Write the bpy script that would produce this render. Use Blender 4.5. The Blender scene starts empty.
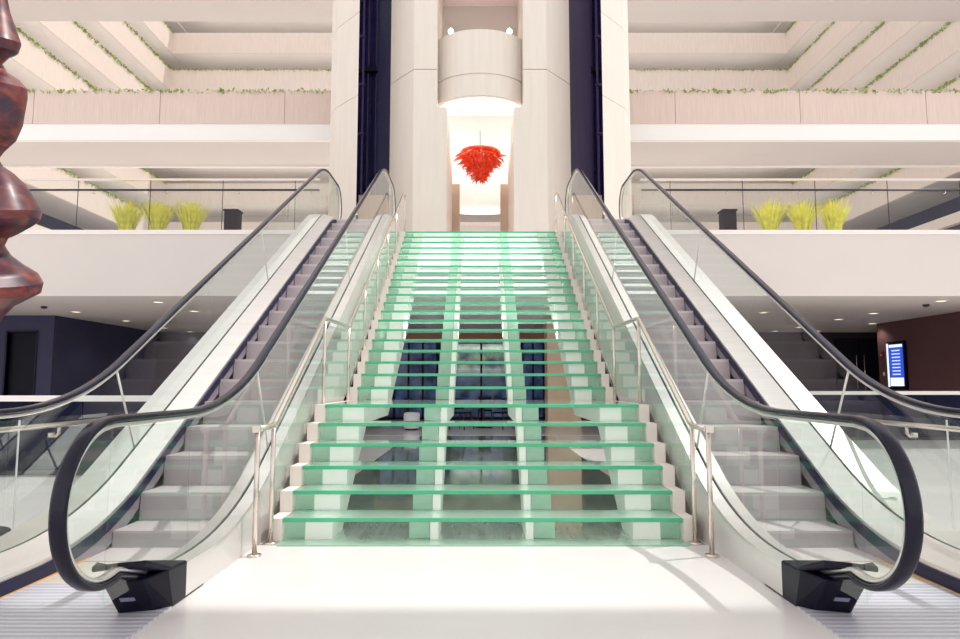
import bpy, bmesh, math, random
from mathutils import Vector, Matrix
random.seed(7)
scene = bpy.context.scene
COL = scene.collection
PI = math.pi

# ------------------------------------------------------------------ materials
def nodes_of(name):
    m = bpy.data.materials.new(name); m.use_nodes = True
    nt = m.node_tree
    for n in list(nt.nodes): nt.nodes.remove(n)
    out = nt.nodes.new('ShaderNodeOutputMaterial')
    return m, nt, out

def lin(c):
    return tuple(((v/255.0)/12.92 if v/255.0 <= .04045 else ((v/255.0+.055)/1.055)**2.4) for v in c)

def mat(name, rgb, rough=.6, metal=0.0, var=.06, vscale=3.0, stretch=(1, 1, 1), bump=0.0, bscale=40.0,
        coat=0.0, spec=.5, emit=None, estr=0.0, aniso=None):
    """principled with a procedural colour variation and optional bump; rgb in sRGB 0-255"""
    m, nt, out = nodes_of(name)
    N, Lk = nt.nodes.new, nt.links.new
    p = N('ShaderNodeBsdfPrincipled')
    tc = N('ShaderNodeTexCoord'); mp = N('ShaderNodeMapping')
    mp.inputs['Scale'].default_value = stretch
    Lk(tc.outputs['Object'], mp.inputs['Vector'])
    nz = N('ShaderNodeTexNoise'); nz.inputs['Scale'].default_value = vscale; nz.inputs['Detail'].default_value = 4
    Lk(mp.outputs['Vector'], nz.inputs['Vector'])
    cr = N('ShaderNodeValToRGB')
    c = lin(rgb)
    cr.color_ramp.elements[0].position = .3; cr.color_ramp.elements[1].position = .7
    cr.color_ramp.elements[0].color = tuple(v*(1-var) for v in c)+(1,)
    cr.color_ramp.elements[1].color = tuple(min(1, v*(1+var)) for v in c)+(1,)
    Lk(nz.outputs['Fac'], cr.inputs['Fac'])
    Lk(cr.outputs['Color'], p.inputs['Base Color'])
    p.inputs['Roughness'].default_value = rough
    p.inputs['Metallic'].default_value = metal
    p.inputs['Specular IOR Level'].default_value = spec
    p.inputs['Coat Weight'].default_value = coat
    p.inputs['Coat Roughness'].default_value = .08
    if bump:
        n2 = N('ShaderNodeTexNoise'); n2.inputs['Scale'].default_value = bscale; n2.inputs['Detail'].default_value = 3
        Lk(mp.outputs['Vector'], n2.inputs['Vector'])
        b = N('ShaderNodeBump'); b.inputs['Strength'].default_value = bump; b.inputs['Distance'].default_value = .02
        Lk(n2.outputs['Fac'], b.inputs['Height']); Lk(b.outputs['Normal'], p.inputs['Normal'])
    if emit:
        p.inputs['Emission Color'].default_value = lin(emit)+(1,)
        p.inputs['Emission Strength'].default_value = estr
    Lk(p.outputs['BSDF'], out.inputs['Surface'])
    return m

def wave_mat(name, rgb1, rgb2, axis='Y', scale=20, rough=.4, metal=0.0, bump=.3, spec=.5):
    """fine parallel grooves"""
    m, nt, out = nodes_of(name)
    N, Lk = nt.nodes.new, nt.links.new
    p = N('ShaderNodeBsdfPrincipled')
    tc = N('ShaderNodeTexCoord')
    w = N('ShaderNodeTexWave'); w.bands_direction = axis; w.inputs['Scale'].default_value = scale
    w.inputs['Distortion'].default_value = 0
    Lk(tc.outputs['Object'], w.inputs['Vector'])
    nz = N('ShaderNodeTexNoise'); nz.inputs['Scale'].default_value = 2.5; nz.inputs['Detail'].default_value = 5
    mp = N('ShaderNodeMapping'); mp.inputs['Scale'].default_value = (.15, 6, 1)
    Lk(tc.outputs['Object'], mp.inputs['Vector']); Lk(mp.outputs['Vector'], nz.inputs['Vector'])
    mx = N('ShaderNodeMix'); mx.data_type = 'RGBA'
    mx.inputs['A'].default_value = lin(rgb1)+(1,); mx.inputs['B'].default_value = lin(rgb2)+(1,)
    ad = N('ShaderNodeMath'); ad.operation = 'MULTIPLY'
    Lk(w.outputs['Fac'], ad.inputs[0]); Lk(nz.outputs['Fac'], ad.inputs[1])
    Lk(ad.outputs[0], mx.inputs['Factor'])
    Lk(mx.outputs['Result'], p.inputs['Base Color'])
    b = N('ShaderNodeBump'); b.inputs['Strength'].default_value = bump; b.inputs['Distance'].default_value = .006
    Lk(w.outputs['Fac'], b.inputs['Height']); Lk(b.outputs['Normal'], p.inputs['Normal'])
    p.inputs['Roughness'].default_value = rough; p.inputs['Metallic'].default_value = metal
    p.inputs['Specular IOR Level'].default_value = spec
    Lk(p.outputs['BSDF'], out.inputs['Surface'])
    return m

def glass_mat(name, tint, haze=0.0, haze_rgb=(220, 240, 230), rough=.02, ior=1.5, refl=(1, 1, 1)):
    """thin architectural glass: tinted see-through + fresnel reflection (+ a share of milky scatter)"""
    m, nt, out = nodes_of(name)
    N, Lk = nt.nodes.new, nt.links.new
    t = N('ShaderNodeBsdfTransparent'); t.inputs['Color'].default_value = tuple(tint)+(1,)
    g = N('ShaderNodeBsdfGlossy'); g.inputs['Roughness'].default_value = rough
    g.inputs['Color'].default_value = tuple(refl)+(1,)
    base = t
    if haze:
        tl = N('ShaderNodeBsdfTranslucent'); tl.inputs['Color'].default_value = lin(haze_rgb)+(1,)
        df = N('ShaderNodeBsdfDiffuse'); df.inputs['Color'].default_value = lin(haze_rgb)+(1,)
        nz = N('ShaderNodeTexNoise'); nz.inputs['Scale'].default_value = 1.3
        m1 = N('ShaderNodeMixShader'); m1.inputs[0].default_value = .35
        Lk(tl.outputs[0], m1.inputs[1]); Lk(df.outputs[0], m1.inputs[2])
        m2 = N('ShaderNodeMixShader'); 
        mr = N('ShaderNodeMapRange'); mr.inputs['To Min'].default_value = haze*.85; mr.inputs['To Max'].default_value = haze*1.15
        Lk(nz.outputs['Fac'], mr.inputs['Value']); Lk(mr.outputs['Result'], m2.inputs[0])
        Lk(t.outputs[0], m2.inputs[1]); Lk(m1.outputs[0], m2.inputs[2])
        base = m2
    fr = N('ShaderNodeFresnel'); fr.inputs['IOR'].default_value = ior
    mx = N('ShaderNodeMixShader')
    ge = N('ShaderNodeNewGeometry'); iv = N('ShaderNodeMath'); iv.operation = 'SUBTRACT'; iv.inputs[0].default_value = 1
    Lk(ge.outputs['Backfacing'], iv.inputs[1])
    mu = N('ShaderNodeMath'); mu.operation = 'MULTIPLY'; Lk(fr.outputs[0], mu.inputs[0]); Lk(iv.outputs[0], mu.inputs[1])
    Lk(mu.outputs[0], mx.inputs[0]); Lk(base.outputs[0], mx.inputs[1]); Lk(g.outputs[0], mx.inputs[2])
    Lk(mx.outputs[0], out.inputs['Surface'])
    return m

def emit_mat(name, rgb, strength):
    m, nt, out = nodes_of(name)
    e = nt.nodes.new('ShaderNodeEmission'); e.inputs['Color'].default_value = lin(rgb)+(1,)
    e.inputs['Strength'].default_value = strength
    nt.links.new(e.outputs[0], out.inputs['Surface'])
    return m

def window_mat(name, c1, c2, strength):
    """glazing with daylight and trees outside: a procedural blue-green view"""
    m, nt, out = nodes_of(name)
    N, Lk = nt.nodes.new, nt.links.new
    tc = N('ShaderNodeTexCoord')
    nz = N('ShaderNodeTexNoise'); nz.inputs['Scale'].default_value = 2.2; nz.inputs['Detail'].default_value = 3
    Lk(tc.outputs['Object'], nz.inputs['Vector'])
    cr = N('ShaderNodeValToRGB'); cr.color_ramp.elements[0].position = .38; cr.color_ramp.elements[1].position = .66
    cr.color_ramp.elements[0].color = lin(c1)+(1,); cr.color_ramp.elements[1].color = lin(c2)+(1,)
    Lk(nz.outputs['Fac'], cr.inputs['Fac'])
    p = N('ShaderNodeBsdfPrincipled'); p.inputs['Base Color'].default_value = (.01, .015, .03, 1)
    p.inputs['Roughness'].default_value = .08
    Lk(cr.outputs['Color'], p.inputs['Emission Color']); p.inputs['Emission Strength'].default_value = strength
    Lk(p.outputs[0], out.inputs['Surface'])
    return m

M = {}
M['concrete'] = mat('concrete_board_formed', (224, 210, 200), .85, var=.05, vscale=5, stretch=(3, 3, .25), bump=.12, bscale=14)
M['concrete_cream'] = mat('concrete_cream', (232, 223, 214), .85, var=.03, vscale=4, stretch=(2, 2, .2), bump=.08, bscale=14)
M['concrete_pink'] = mat('concrete_pinkish_panel', (220, 201, 192), .85, var=.07, vscale=6, stretch=(4, 1, .2), bump=.1, bscale=14)
M['plaster'] = mat('white_plaster', (224, 217, 213), .8, var=.02, vscale=.6)
M['plaster_bright'] = mat('bright_white_plaster', (246, 244, 242), .8, var=.015, vscale=.6)
M['soffit'] = mat('soffit_plaster', (248, 242, 238), .85, var=.02, vscale=.5)
M['bridge_soffit'] = mat('bridge_soffit_plaster', (222, 215, 211), .85, var=.02, vscale=.5)
M['brown_trim'] = mat('tan_edge_trim', (180, 140, 105), .6)
M['floor'] = mat('polished_pale_stone', (228, 223, 223), .2, var=.025, vscale=1.2, stretch=(.4, 2, 1), spec=.35)
M['mirror_stone'] = mat('mirror_polished_stone', (178, 190, 182), .06, var=.2, vscale=2.5, stretch=(6, .4, 1), spec=.9, coat=1.0)
M['floor_rear'] = mat('rear_pale_stone', (226, 218, 214), .4, var=.03, vscale=1.0)
M['carpet'] = mat('dark_navy_carpet', (34, 36, 60), .95, var=.25, vscale=4, bump=.2, bscale=200)
M['steel'] = mat('brushed_stainless', (226, 222, 220), .32, metal=.75, var=.05, vscale=2, stretch=(1, .05, 12))
M['steel_clad'] = mat('satin_steel_cladding', (224, 220, 218), .42, metal=.45, var=.06, vscale=1.5, stretch=(1, .4, 3))
M['chrome'] = mat('polished_steel_tube', (225, 212, 204), .18, metal=.9, var=.02)
M['rubber'] = mat('black_rubber', (10, 8, 36), .2, var=.1, spec=.36)
M['black_plastic'] = mat('black_moulded_plastic', (10, 9, 32), .4, var=.12, spec=.22)
M['brush'] = mat('dark_brush_strip', (20, 20, 58), .4, var=.15, vscale=4, spec=.3)
M['skirt'] = mat('mauve_grey_skirt', (150, 140, 150), .4, metal=.2, var=.08, vscale=4)
M['yellow'] = mat('yellow_safety_line', (206, 158, 84), .5)
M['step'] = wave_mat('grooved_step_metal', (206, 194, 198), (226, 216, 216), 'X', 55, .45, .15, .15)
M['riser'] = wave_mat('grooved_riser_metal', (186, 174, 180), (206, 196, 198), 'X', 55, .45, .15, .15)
M['comb'] = mat('cream_comb_plate', (232, 224, 212), .4, metal=.35, var=.04, vscale=3, stretch=(.2, 6, 1))
M['ridged'] = wave_mat('ridged_landing_plate', (186, 186, 202), (250, 249, 252), 'Y', 5.5, .4, .2, .35)
M['glass'] = glass_mat('clear_glass', (.93, .965, .95))
M['guard_glass'] = glass_mat('guard_glass', (.95, .965, .96))
M['tread'] = glass_mat('frosted_tread_glass', (.86, .965, .92), haze=.55, haze_rgb=(244, 254, 249), rough=.08, ior=1.55)
M['tread_edge'] = mat('green_glass_edge', (78, 186, 142), .15, var=.12, vscale=2, stretch=(1, 1, 1), spec=.6, emit=None)
M['tab'] = glass_mat('green_glass_block', (.80, .94, .87), haze=.5, haze_rgb=(222, 246, 233), rough=.1, ior=1.5)
M['stringer'] = mat('white_painted_steel', (248, 248, 243), .4, var=.01)
M['nosing_block'] = mat('pale_stringer_side', (238, 228, 222), .55, var=.02)
M['navy'] = mat('navy_shaft_glass', (18, 20, 78), .12, var=.25, vscale=2, stretch=(4, 1, .15), spec=.3)
M['purple'] = mat('purple_shaft_panel', (62, 46, 92), .3, var=.2, vscale=2, stretch=(4, 1, .2))
M['smoked'] = mat('smoked_navy_glass', (10, 16, 46), .12, var=.5, vscale=1.2, spec=.1)
M['dark_steel'] = mat('dark_rail_steel', (58, 54, 64), .35, metal=.5, var=.1)
M['wood'] = None
M['leaf'] = mat('hanging_leaf', (150, 168, 84), .6, var=.35, vscale=12)
M['grass'] = mat('yellow_green_grass', (236, 230, 84), .55, var=.2, vscale=9)
M['planter'] = mat('white_planter', (240, 238, 232), .6)
M['red_glass'] = mat('red_orange_blown_glass', (240, 72, 38), .2, var=.5, vscale=7, coat=.2, emit=(240, 60, 28), estr=.18)
M['brown_box'] = mat('dark_brown_lacquer', (26, 9, 26), .7, spec=.08)
M['dark_wall'] = mat('dark_plum_wall', (44, 28, 42), .75, var=.1)
M['maroon_wall'] = mat('brown_maroon_wall', (104, 70, 72), .7, var=.05, vscale=.8)
M['navy_wall'] = mat('dark_navy_wall', (22, 20, 46), .75, var=.12)
M['grey_navy_wall'] = mat('slate_navy_wall', (62, 62, 92), .75, var=.06)
M['door_dark'] = mat('near_black_door', (9, 9, 28), .5, var=.2, spec=.2)
M['tan_wall'] = mat('tan_column', (226, 200, 172), .7, var=.04)
M['pier_stone'] = mat('beige_pier', (206, 186, 166), .8, var=.05, bump=.05)
M['lamp'] = emit_mat('lamp_glow', (255, 244, 220), 9)
M['downlight'] = emit_mat('downlight_glow', (255, 238, 205), 2.2)
M['cove'] = emit_mat('cove_light', (255, 250, 240), 2.5)
M['lamp_rim'] = mat('white_lamp_rim', (230, 224, 220), .5)
M['screen'] = emit_mat('blue_screen', (52, 84, 214), 1.1)
M['screen_bar'] = emit_mat('screen_white_row', (205, 222, 255), 1.1)
M['screen_pale'] = emit_mat('screen_pale_panel', (226, 238, 255), 1.25)
M['window'] = window_mat('garden_window', (22, 30, 66), (128, 158, 120), .75)
M['window_dark'] = window_mat('dark_window', (16, 22, 54), (66, 84, 116), .6)
M['red_plastic'] = mat('red_alarm', (130, 24, 34), .4)
M['nameplate'] = mat('pale_nameplate', (150, 150, 180), .4, metal=.4)
M['white_seat'] = mat('white_upholstery', (232, 232, 240), .7)
M['table_top'] = mat('pale_table_top', (214, 214, 224), .3)

def wood_mat():
    m, nt, out = nodes_of('polished_red_brown_wood')
    N, Lk = nt.nodes.new, nt.links.new
    p = N('ShaderNodeBsdfPrincipled'); tc = N('ShaderNodeTexCoord')
    mp = N('ShaderNodeMapping'); mp.inputs['Scale'].default_value = (2.2, 2.2, 5); mp.inputs['Rotation'].default_value = (.5, .5, 0)
    Lk(tc.outputs['Object'], mp.inputs['Vector'])
    nz = N('ShaderNodeTexNoise'); nz.inputs['Scale'].default_value = 1.6; nz.inputs['Detail'].default_value = 6; nz.inputs['Distortion'].default_value = 1.2
    Lk(mp.outputs['Vector'], nz.inputs['Vector'])
    cr = N('ShaderNodeValToRGB')
    cr.color_ramp.elements[0].position = .34; cr.color_ramp.elements[0].color = lin((40, 20, 48))+(1,)
    cr.color_ramp.elements[1].position = .68; cr.color_ramp.elements[1].color = lin((140, 60, 44))+(1,)
    e = cr.color_ramp.elements.new(.5); e.color = lin((88, 32, 42))+(1,)
    Lk(nz.outputs['Fac'], cr.inputs['Fac']); Lk(cr.outputs['Color'], p.inputs['Base Color'])
    p.inputs['Roughness'].default_value = .42; p.inputs['Coat Weight'].default_value = .12; p.inputs['Coat Roughness'].default_value = .25
    Lk(p.outputs[0], out.inputs['Surface'])
    return m
M['wood'] = wood_mat()

# ------------------------------------------------------------------ mesh builder
class MB:
    def __init__(s): s.v = []; s.f = []; s.mi = []; s.sm = []
    def add(s, vs, fs, mi=0, smooth=False):
        o = len(s.v); s.v += [tuple(v) for v in vs]
        for f in fs: s.f.append([i+o for i in f]); s.mi.append(mi); s.sm.append(smooth)
        return s
    def box(s, x0, x1, y0, y1, z0, z1, mi=0):
        vs = [(x, y, z) for x in (x0, x1) for y in (y0, y1) for z in (z0, z1)]
        return s.add(vs, [(0, 1, 3, 2), (4, 6, 7, 5), (0, 4, 5, 1), (2, 3, 7, 6), (0, 2, 6, 4), (1, 5, 7, 3)], mi)
    def prism_x(s, poly, x0, x1, mi=0):            # polygon in (y, z), extruded along x
        n = len(poly)
        vs = [(x0, y, z) for y, z in poly]+[(x1, y, z) for y, z in poly]
        fs = [list(range(n)), list(range(2*n-1, n-1, -1))]+[(i, (i+1) % n, n+(i+1) % n, n+i) for i in range(n)]
        return s.add(vs, fs, mi)
    def strip_x(s, top, bot, x0, x1, mi=0, smooth=False):   # band between two polylines in (y, z), extruded along x
        n = len(top)
        vs = []
        for (a, b) in zip(top, bot):
            vs += [(x0, a[0], a[1]), (x1, a[0], a[1]), (x0, b[0], b[1]), (x1, b[0], b[1])]
        fs = []
        for i in range(n-1):
            p, q = 4*i, 4*(i+1)
            fs += [(p, p+1, q+1, q), (p+2, q+2, q+3, p+3), (p, q, q+2, p+2), (p+1, p+3, q+3, q+1)]
        fs += [(0, 2, 3, 1), (4*(n-1), 4*(n-1)+1, 4*(n-1)+3, 4*(n-1)+2)]
        return s.add(vs, fs, mi, smooth)
    def prism_z(s, poly, z0, z1, mi=0):
        n = len(poly)
        vs = [(x, y, z0) for x, y in poly]+[(x, y, z1) for x, y in poly]
        fs = [list(range(n-1, -1, -1)), list(range(n, 2*n))]+[(i, (i+1) % n, n+(i+1) % n, n+i) for i in range(n)]
        return s.add(vs, fs, mi)
    def tube(s, pts, r, k=10, mi=0, cap=True):
        pts = [Vector(p) for p in pts]; n = len(pts); rings = []
        up = Vector((0, 0, 1)); prev = None
        for i, p in enumerate(pts):
            t = (pts[min(i+1, n-1)]-pts[max(i-1, 0)]).normalized()
            a = (prev if prev is not None else (up if abs(t.z) < .9 else Vector((1, 0, 0))))
            a = (a-t*a.dot(t)).normalized(); prev = a
            b = t.cross(a)
            rr = r[i] if isinstance(r, (list, tuple)) else r
            rings.append([p+(a*math.cos(2*PI*j/k)+b*math.sin(2*PI*j/k))*rr for j in range(k)])
        vs = [q for R in rings for q in R]
        fs = [(i*k+j, i*k+(j+1) % k, (i+1)*k+(j+1) % k, (i+1)*k+j) for i in range(n-1) for j in range(k)]
        if cap: fs += [list(range(k-1, -1, -1)), [(n-1)*k+j for j in range(k)]]
        return s.add(vs, fs, mi, True)
    def lathe(s, prof, cx, cy, k=24, mi=0, smooth=True):
        vs = []; fs = []
        for r, z in prof:
            for j in range(k): vs.append((cx+r*math.cos(2*PI*j/k), cy+r*math.sin(2*PI*j/k), z))
        for i in range(len(prof)-1):
            for j in range(k): fs.append((i*k+j, i*k+(j+1) % k, (i+1)*k+(j+1) % k, (i+1)*k+j))
        fs += [list(range(k-1, -1, -1)), [(len(prof)-1)*k+j for j in range(k)]]
        return s.add(vs, fs, mi, smooth)
    def build(s, name, mats, parent=None, bevel=0.0, flip=1):
        if not isinstance(mats, (list, tuple)): mats = [mats]
        me = bpy.data.meshes.new(name)
        off = root_loc(parent)
        me.from_pydata([(x*flip-off[0], y-off[1], z-off[2]) for x, y, z in s.v], [], s.f)
        for m in mats: me.materials.append(m)
        for p, mi, sm in zip(me.polygons, s.mi, s.sm): p.material_index = mi; p.use_smooth = sm
        bm = bmesh.new(); bm.from_mesh(me); bmesh.ops.recalc_face_normals(bm, faces=bm.faces); bm.to_mesh(me); bm.free()
        o = bpy.data.objects.new(name, me); COL.objects.link(o)
        if parent: o.parent = parent
        if bevel:
            b = o.modifiers.new('bevel', 'BEVEL'); b.width = bevel; b.segments = 2; b.limit_method = 'ANGLE'; b.angle_limit = .6
        return o

def root_loc(p):
    loc = Vector((0, 0, 0))
    while p is not None: loc += p.location; p = p.parent
    return loc

def tag(o, label, cat, group=None, kind=None):
    if label: o['label'] = label
    if cat: o['category'] = cat
    if group: o['group'] = group
    if kind: o['kind'] = kind
    return o
def thing(name, label, cat, loc, group=None):
    o = bpy.data.objects.new(name, None); COL.objects.link(o); o.location = loc; o.empty_display_size = .2
    return tag(o, label, cat, group)
def struct(name, mb, m, label=None, cat=None, bevel=0, flip=1):
    o = mb.build(name, m, None, bevel, flip); o['kind'] = 'structure'
    if label: o['label'] = label
    if cat: o['category'] = cat
    return o
ORD = ['first', 'second', 'third', 'fourth', 'fifth', 'sixth', 'seventh', 'eighth', 'ninth', 'tenth']

# ------------------------------------------------------------------ polyline with rounded corners
def fillet(pts, tl, n=10):
    out = [pts[0]]
    for i in range(1, len(pts)-1):
        p = Vector(pts[i]); a = Vector(pts[i-1]); b = Vector(pts[i+1])
        t = tl[i-1] if isinstance(tl, (list, tuple)) else tl
        A = p+(a-p).normalized()*t; B = p+(b-p).normalized()*t
        for k in range(n+1):
            u = k/n
            q = A*(1-u)**2+p*2*u*(1-u)+B*u**2
            out.append((q.x, q.y))
    out.append(pts[-1]); return out
def interp(poly, y):
    for (y0, z0), (y1, z1) in zip(poly, poly[1:]):
        if y0 <= y <= y1: return z0+(z1-z0)*(y-y0)/max(1e-6, y1-y0)
    return poly[0][1] if y < poly[0][0] else poly[-1][1]
def resample(poly, y0, y1, n):
    ys = sorted(set([y0, y1]+[p[0] for p in poly if y0 < p[0] < y1]+[y0+(y1-y0)*i/n for i in range(n+1)]))
    return [(y, interp(poly, y)) for y in ys]

# ------------------------------------------------------------------ constants of the place
EYE = 1.24
R, T = .17, .28                       # stair rise and tread
W = 1.58                              # half width of the glass treads
Y1, LAND = 5.473, 1.795
FLOOR2 = 26*R                         # 4.42
SLAB_Y, SOFFIT = 14.0, 3.07
def stepY(n): return Y1+(n-1)*T if n <= 6 else Y1+5*T+LAND+(n-7)*T

# ------------------------------------------------------------------ floors and lobby shell
b = MB().box(-30, 30, -6, 16.5, -.3, 0)
struct('floor', b, M['floor'], 'polished pale stone lobby floor in front of the glass stairs', 'floor')
b = MB().box(-30, 30, 16.5, 27, -.3, 0)
o = struct('floor', b, [M['floor_rear']], 'paler stone floor in the lobby under the upper level', 'floor')
b = MB().box(-3.4, 3.4, 16.5, 23.8, 0, .004)
struct('floor', b, M['floor'], 'pale polished floor behind and below the glass stairs', 'floor')
b = MB().box(-1.72, 1.72, 5.35, 16.4, 0, .003)
struct('floor', b, M['mirror_stone'], 'mirror polished grey green stone under the glass stairs', 'floor')
# upper slab: deck, face and soffit in one
b = MB().box(-40, -1.72, SLAB_Y, 60, SOFFIT, FLOOR2).box(1.72, 40, SLAB_Y, 60, SOFFIT, FLOOR2).box(-1.72, 1.72, 14.34, 60, SOFFIT, FLOOR2, 2)  # centre piece in whiter plaster, standing in for light on the slab face
b.box(-40, -1.75, SLAB_Y-.03, SLAB_Y+.12, FLOOR2-.04, FLOOR2+.05, 1).box(1.75, 40, SLAB_Y-.03, SLAB_Y+.12, FLOOR2-.04, FLOOR2+.05, 1)
struct('floor', b, [M['plaster'], M['soffit'], M['plaster_bright']], 'white upper floor slab with a deep plain edge and soffit', 'floor')
b = MB().box(12.15, 12.5, 14.6, 20.6, 0, SOFFIT)
struct('wall_right', b, M['maroon_wall'], 'brown maroon lobby wall carrying the blue screen', 'wall')
b = MB().box(-30, 30, 24, 24.3, 0, SOFFIT)
struct('wall_back', b, M['dark_wall'], 'dark plum wall at the back under the upper floor', 'wall')
b = MB().box(-22, -12.62, 18, 18.25, 0, SOFFIT).box(-11.85, -11.4, 18, 18.25, 0, SOFFIT).box(-12.62, -11.85, 18, 18.25, 2.62, SOFFIT)
b.box(-11.5, -11.4, 18.25, 24, 0, SOFFIT)
struct('wall_left', b, M['grey_navy_wall'], 'slate navy lobby wall with a dark doorway behind the sculpture', 'wall')
b = MB().box(-12.62, -11.85, 18.1, 18.16, 0, 2.62)
d = struct('door_1', b, M['door_dark'], 'near black door in the left slate navy wall', 'door')
b = MB().box(-12.66, -12.62, 17.97, 18.1, 0, 2.66).box(-11.85, -11.81, 17.97, 18.1, 0, 2.66).box(-12.66, -11.81, 17.97, 18.1, 2.62, 2.66)
b.build('door_frame', M['navy_wall'], d)
# left part of back wall is navy
b = MB().box(-11.4, -3.6, 23.8, 24, 0, SOFFIT)
struct('wall_back', b, M['navy_wall'], 'dark navy wall at the back left under the upper floor', 'wall')
# double doors, back right
b = MB().box(12.62, 13.4, 23.9, 23.97, 0, 2.85).box(13.43, 14.2, 23.9, 23.97, 0, 2.85)
d = struct('door_2', b, M['door_dark'], 'near black double doors with long pull bars at back right', 'door')
for x in (13.28, 13.55):
    MB().tube([(x, 23.9, 1.05), (x, 23.82, 1.05), (x, 23.82, 2.25), (x, 23.9, 2.25)], .022, 8).build('pull_handle', M['chrome'], d)
b = MB().box(14.2, 14.6, 20.6, 24, 0, SOFFIT)
struct('wall_right', b, M['dark_wall'], 'dark plum side wall beside the double doors', 'wall')
# glazed bays behind the stairs
def window(n, x0, x1, m, lab, mull):
    r = thing('window_%d' % n, lab, 'window', ((x0+x1)/2, 23.9, 0)); r['kind'] = 'structure'
    f = MB()
    for x in [x0, x1]+[x0+(x1-x0)*i/mull for i in range(1, mull)]: f.box(x-.035, x+.035, 23.72, 23.82, 0, 2.72)
    f.box(x0, x1, 23.72, 23.82, 2.66, 2.74).box(x0, x1, 23.72, 23.82, 1.05, 1.1).box(x0, x1, 23.72, 23.82, 0, .1)
    f.build('window_frame', M['door_dark'], r)
    MB().box(x0, x1, 23.76, 23.79, .05, 2.7).build('window_pane', m, r)
    if n == 1: MB().box(x0+.04, x1-.04, 23.74, 23.755, 1.72, 2.64).build('window_pane', M['window'], r)['label'] = 'upper pane with green trees outside'
window(1, -1.05, 1.15, M['window_dark'], 'glazed bay with green and navy view straight behind the stairs', 2)
window(2, -3.5, -1.5, M['window_dark'], 'dark blue glazed bay behind the left of the stairs', 4)
window(3, 1.5, 2.6, M['window_dark'], 'narrow dark glazed bay behind the right of the stairs', 3)
b = MB().box(-3.6, 3.6, 23.4, 23.7, 2.74, SOFFIT)
struct('trim_1', b, mat('brown_beam', (176, 128, 98), .7), 'brown beam above the glazed bays behind the stairs', 'trim')
b = MB().box(1.95, 2.9, 19.6, 20.4, 0, SOFFIT)
struct('pillar', b, M['tan_wall'], 'tan square pillar under the upper floor seen through the glass steps', 'pillar')

# ------------------------------------------------------------------ roof over the near bay (casts the edge of the sunlight on the floor)
b = MB().box(-40, 40, -16, 6.55, 16, 16.4)
struct('ceiling', b, M['plaster_bright'], 'white roof over the near lobby bay', 'ceiling')

# ------------------------------------------------------------------ glass staircase
ST = thing('glass_staircase', 'wide open staircase of green edged glass treads rising to the upper floor', 'staircase', (0, Y1, 0))
def tread_mesh(depth):
    """glass slab, eased edges; green on the thin sides"""
    m = MB(); th = .034; e = .004
    y0, y1 = -.015, depth
    ring = lambda z, i: [(-W+i, y0+i, z), (W-i, y0+i, z), (W-i, y1-i, z), (-W+i, y1-i, z)]
    vs = ring(-th/2, e)+ring(-th/2+e, 0)+ring(th/2-e, 0)+ring(th/2, e)
    m.add(vs, [(3, 2, 1, 0)], 0); m.add(vs, [(12, 13, 14, 15)], 0)
    for lv in range(3):
        m.add(vs, [(lv*4+i, lv*4+(i+1) % 4, lv*4+4+(i+1) % 4, lv*4+4+i) for i in range(4)], 1)
    return m
def tread_with_blocks(n, src=None):
    return None
TABS = [(-W+.012, -W+.165), (-.585, -.425), (.41, .575), (W-.165, W-.012)]
def make_tread(depth, nm):
    t = tread_mesh(depth).build(nm, [M['tread'], M['tread_edge']], ST)
    # move mesh into ST-local frame: geometry was built around the world origin
    off = root_loc(ST)
    for v in t.data.vertices: v.co += off
    for (x0, x1) in TABS:
        k = MB().box(x0, x1, .045, .075, -R+.02, -.018).build('support_block', M['tab'], t)
        for v in k.data.vertices: v.co += off
    return t
t0 = make_tread(T+.045, 'glass_tread')
tl = make_tread(LAND+.045, 'glass_landing')
kids = list(t0.children)
for n in range(1, 27):
    if n == 6: t = tl
    elif n == 1: t = t0
    else:
        t = t0.copy(); COL.objects.link(t); t.parent = ST
        for k in kids:
            c = k.copy(); COL.objects.link(c); c.parent = t
    t.location = (0, stepY(n)-Y1, n*R)
# stringers: white saw-tooth plates carrying the treads
def sawtooth(depth, inset=.0):
    pts = []
    zt = lambda n: n*R-.02
    pts.append((stepY(1)+.05, 0))
    for n in range(1, 27):
        y = stepY(n)+.05+inset
        pts.append((y, pts[-1][1])); pts.append((y, zt(n)))
    pts.append((14.33, zt(26)))
    # back down under the flights
    pts.append((14.33, zt(26)-depth-.16))
    pts.append((stepY(7)+.1, zt(6)-depth)); pts.append((stepY(6)+.25, zt(6)-depth))
    pts.append((stepY(2)+.18, 0))
    return pts
def stair_plate(x0, x1, depth, name, m, lab=None):
    pts = sawtooth(depth)
    # split into column pieces so that the concave outline triangulates cleanly
    o = MB().prism_x(pts, x0, x1)
    ob = o.build(name, m, ST)
    bm = bmesh.new(); bm.from_mesh(ob.data); bmesh.ops.triangulate(bm, faces=[f for f in bm.faces if len(f.verts) > 4]); bm.to_mesh(ob.data); bm.free()
    if lab: ob['label'] = lab
    return ob
stair_plate(-1.42, -1.20, .16, 'stringer', M['stringer'])
stair_plate(1.20, 1.42, .16, 'stringer', M['stringer'])
stair_plate(-.42, -.355, .16, 'stringer', M['stringer'])
stair_plate(.345, .405, .16, 'stringer', M['stringer'])
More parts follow.
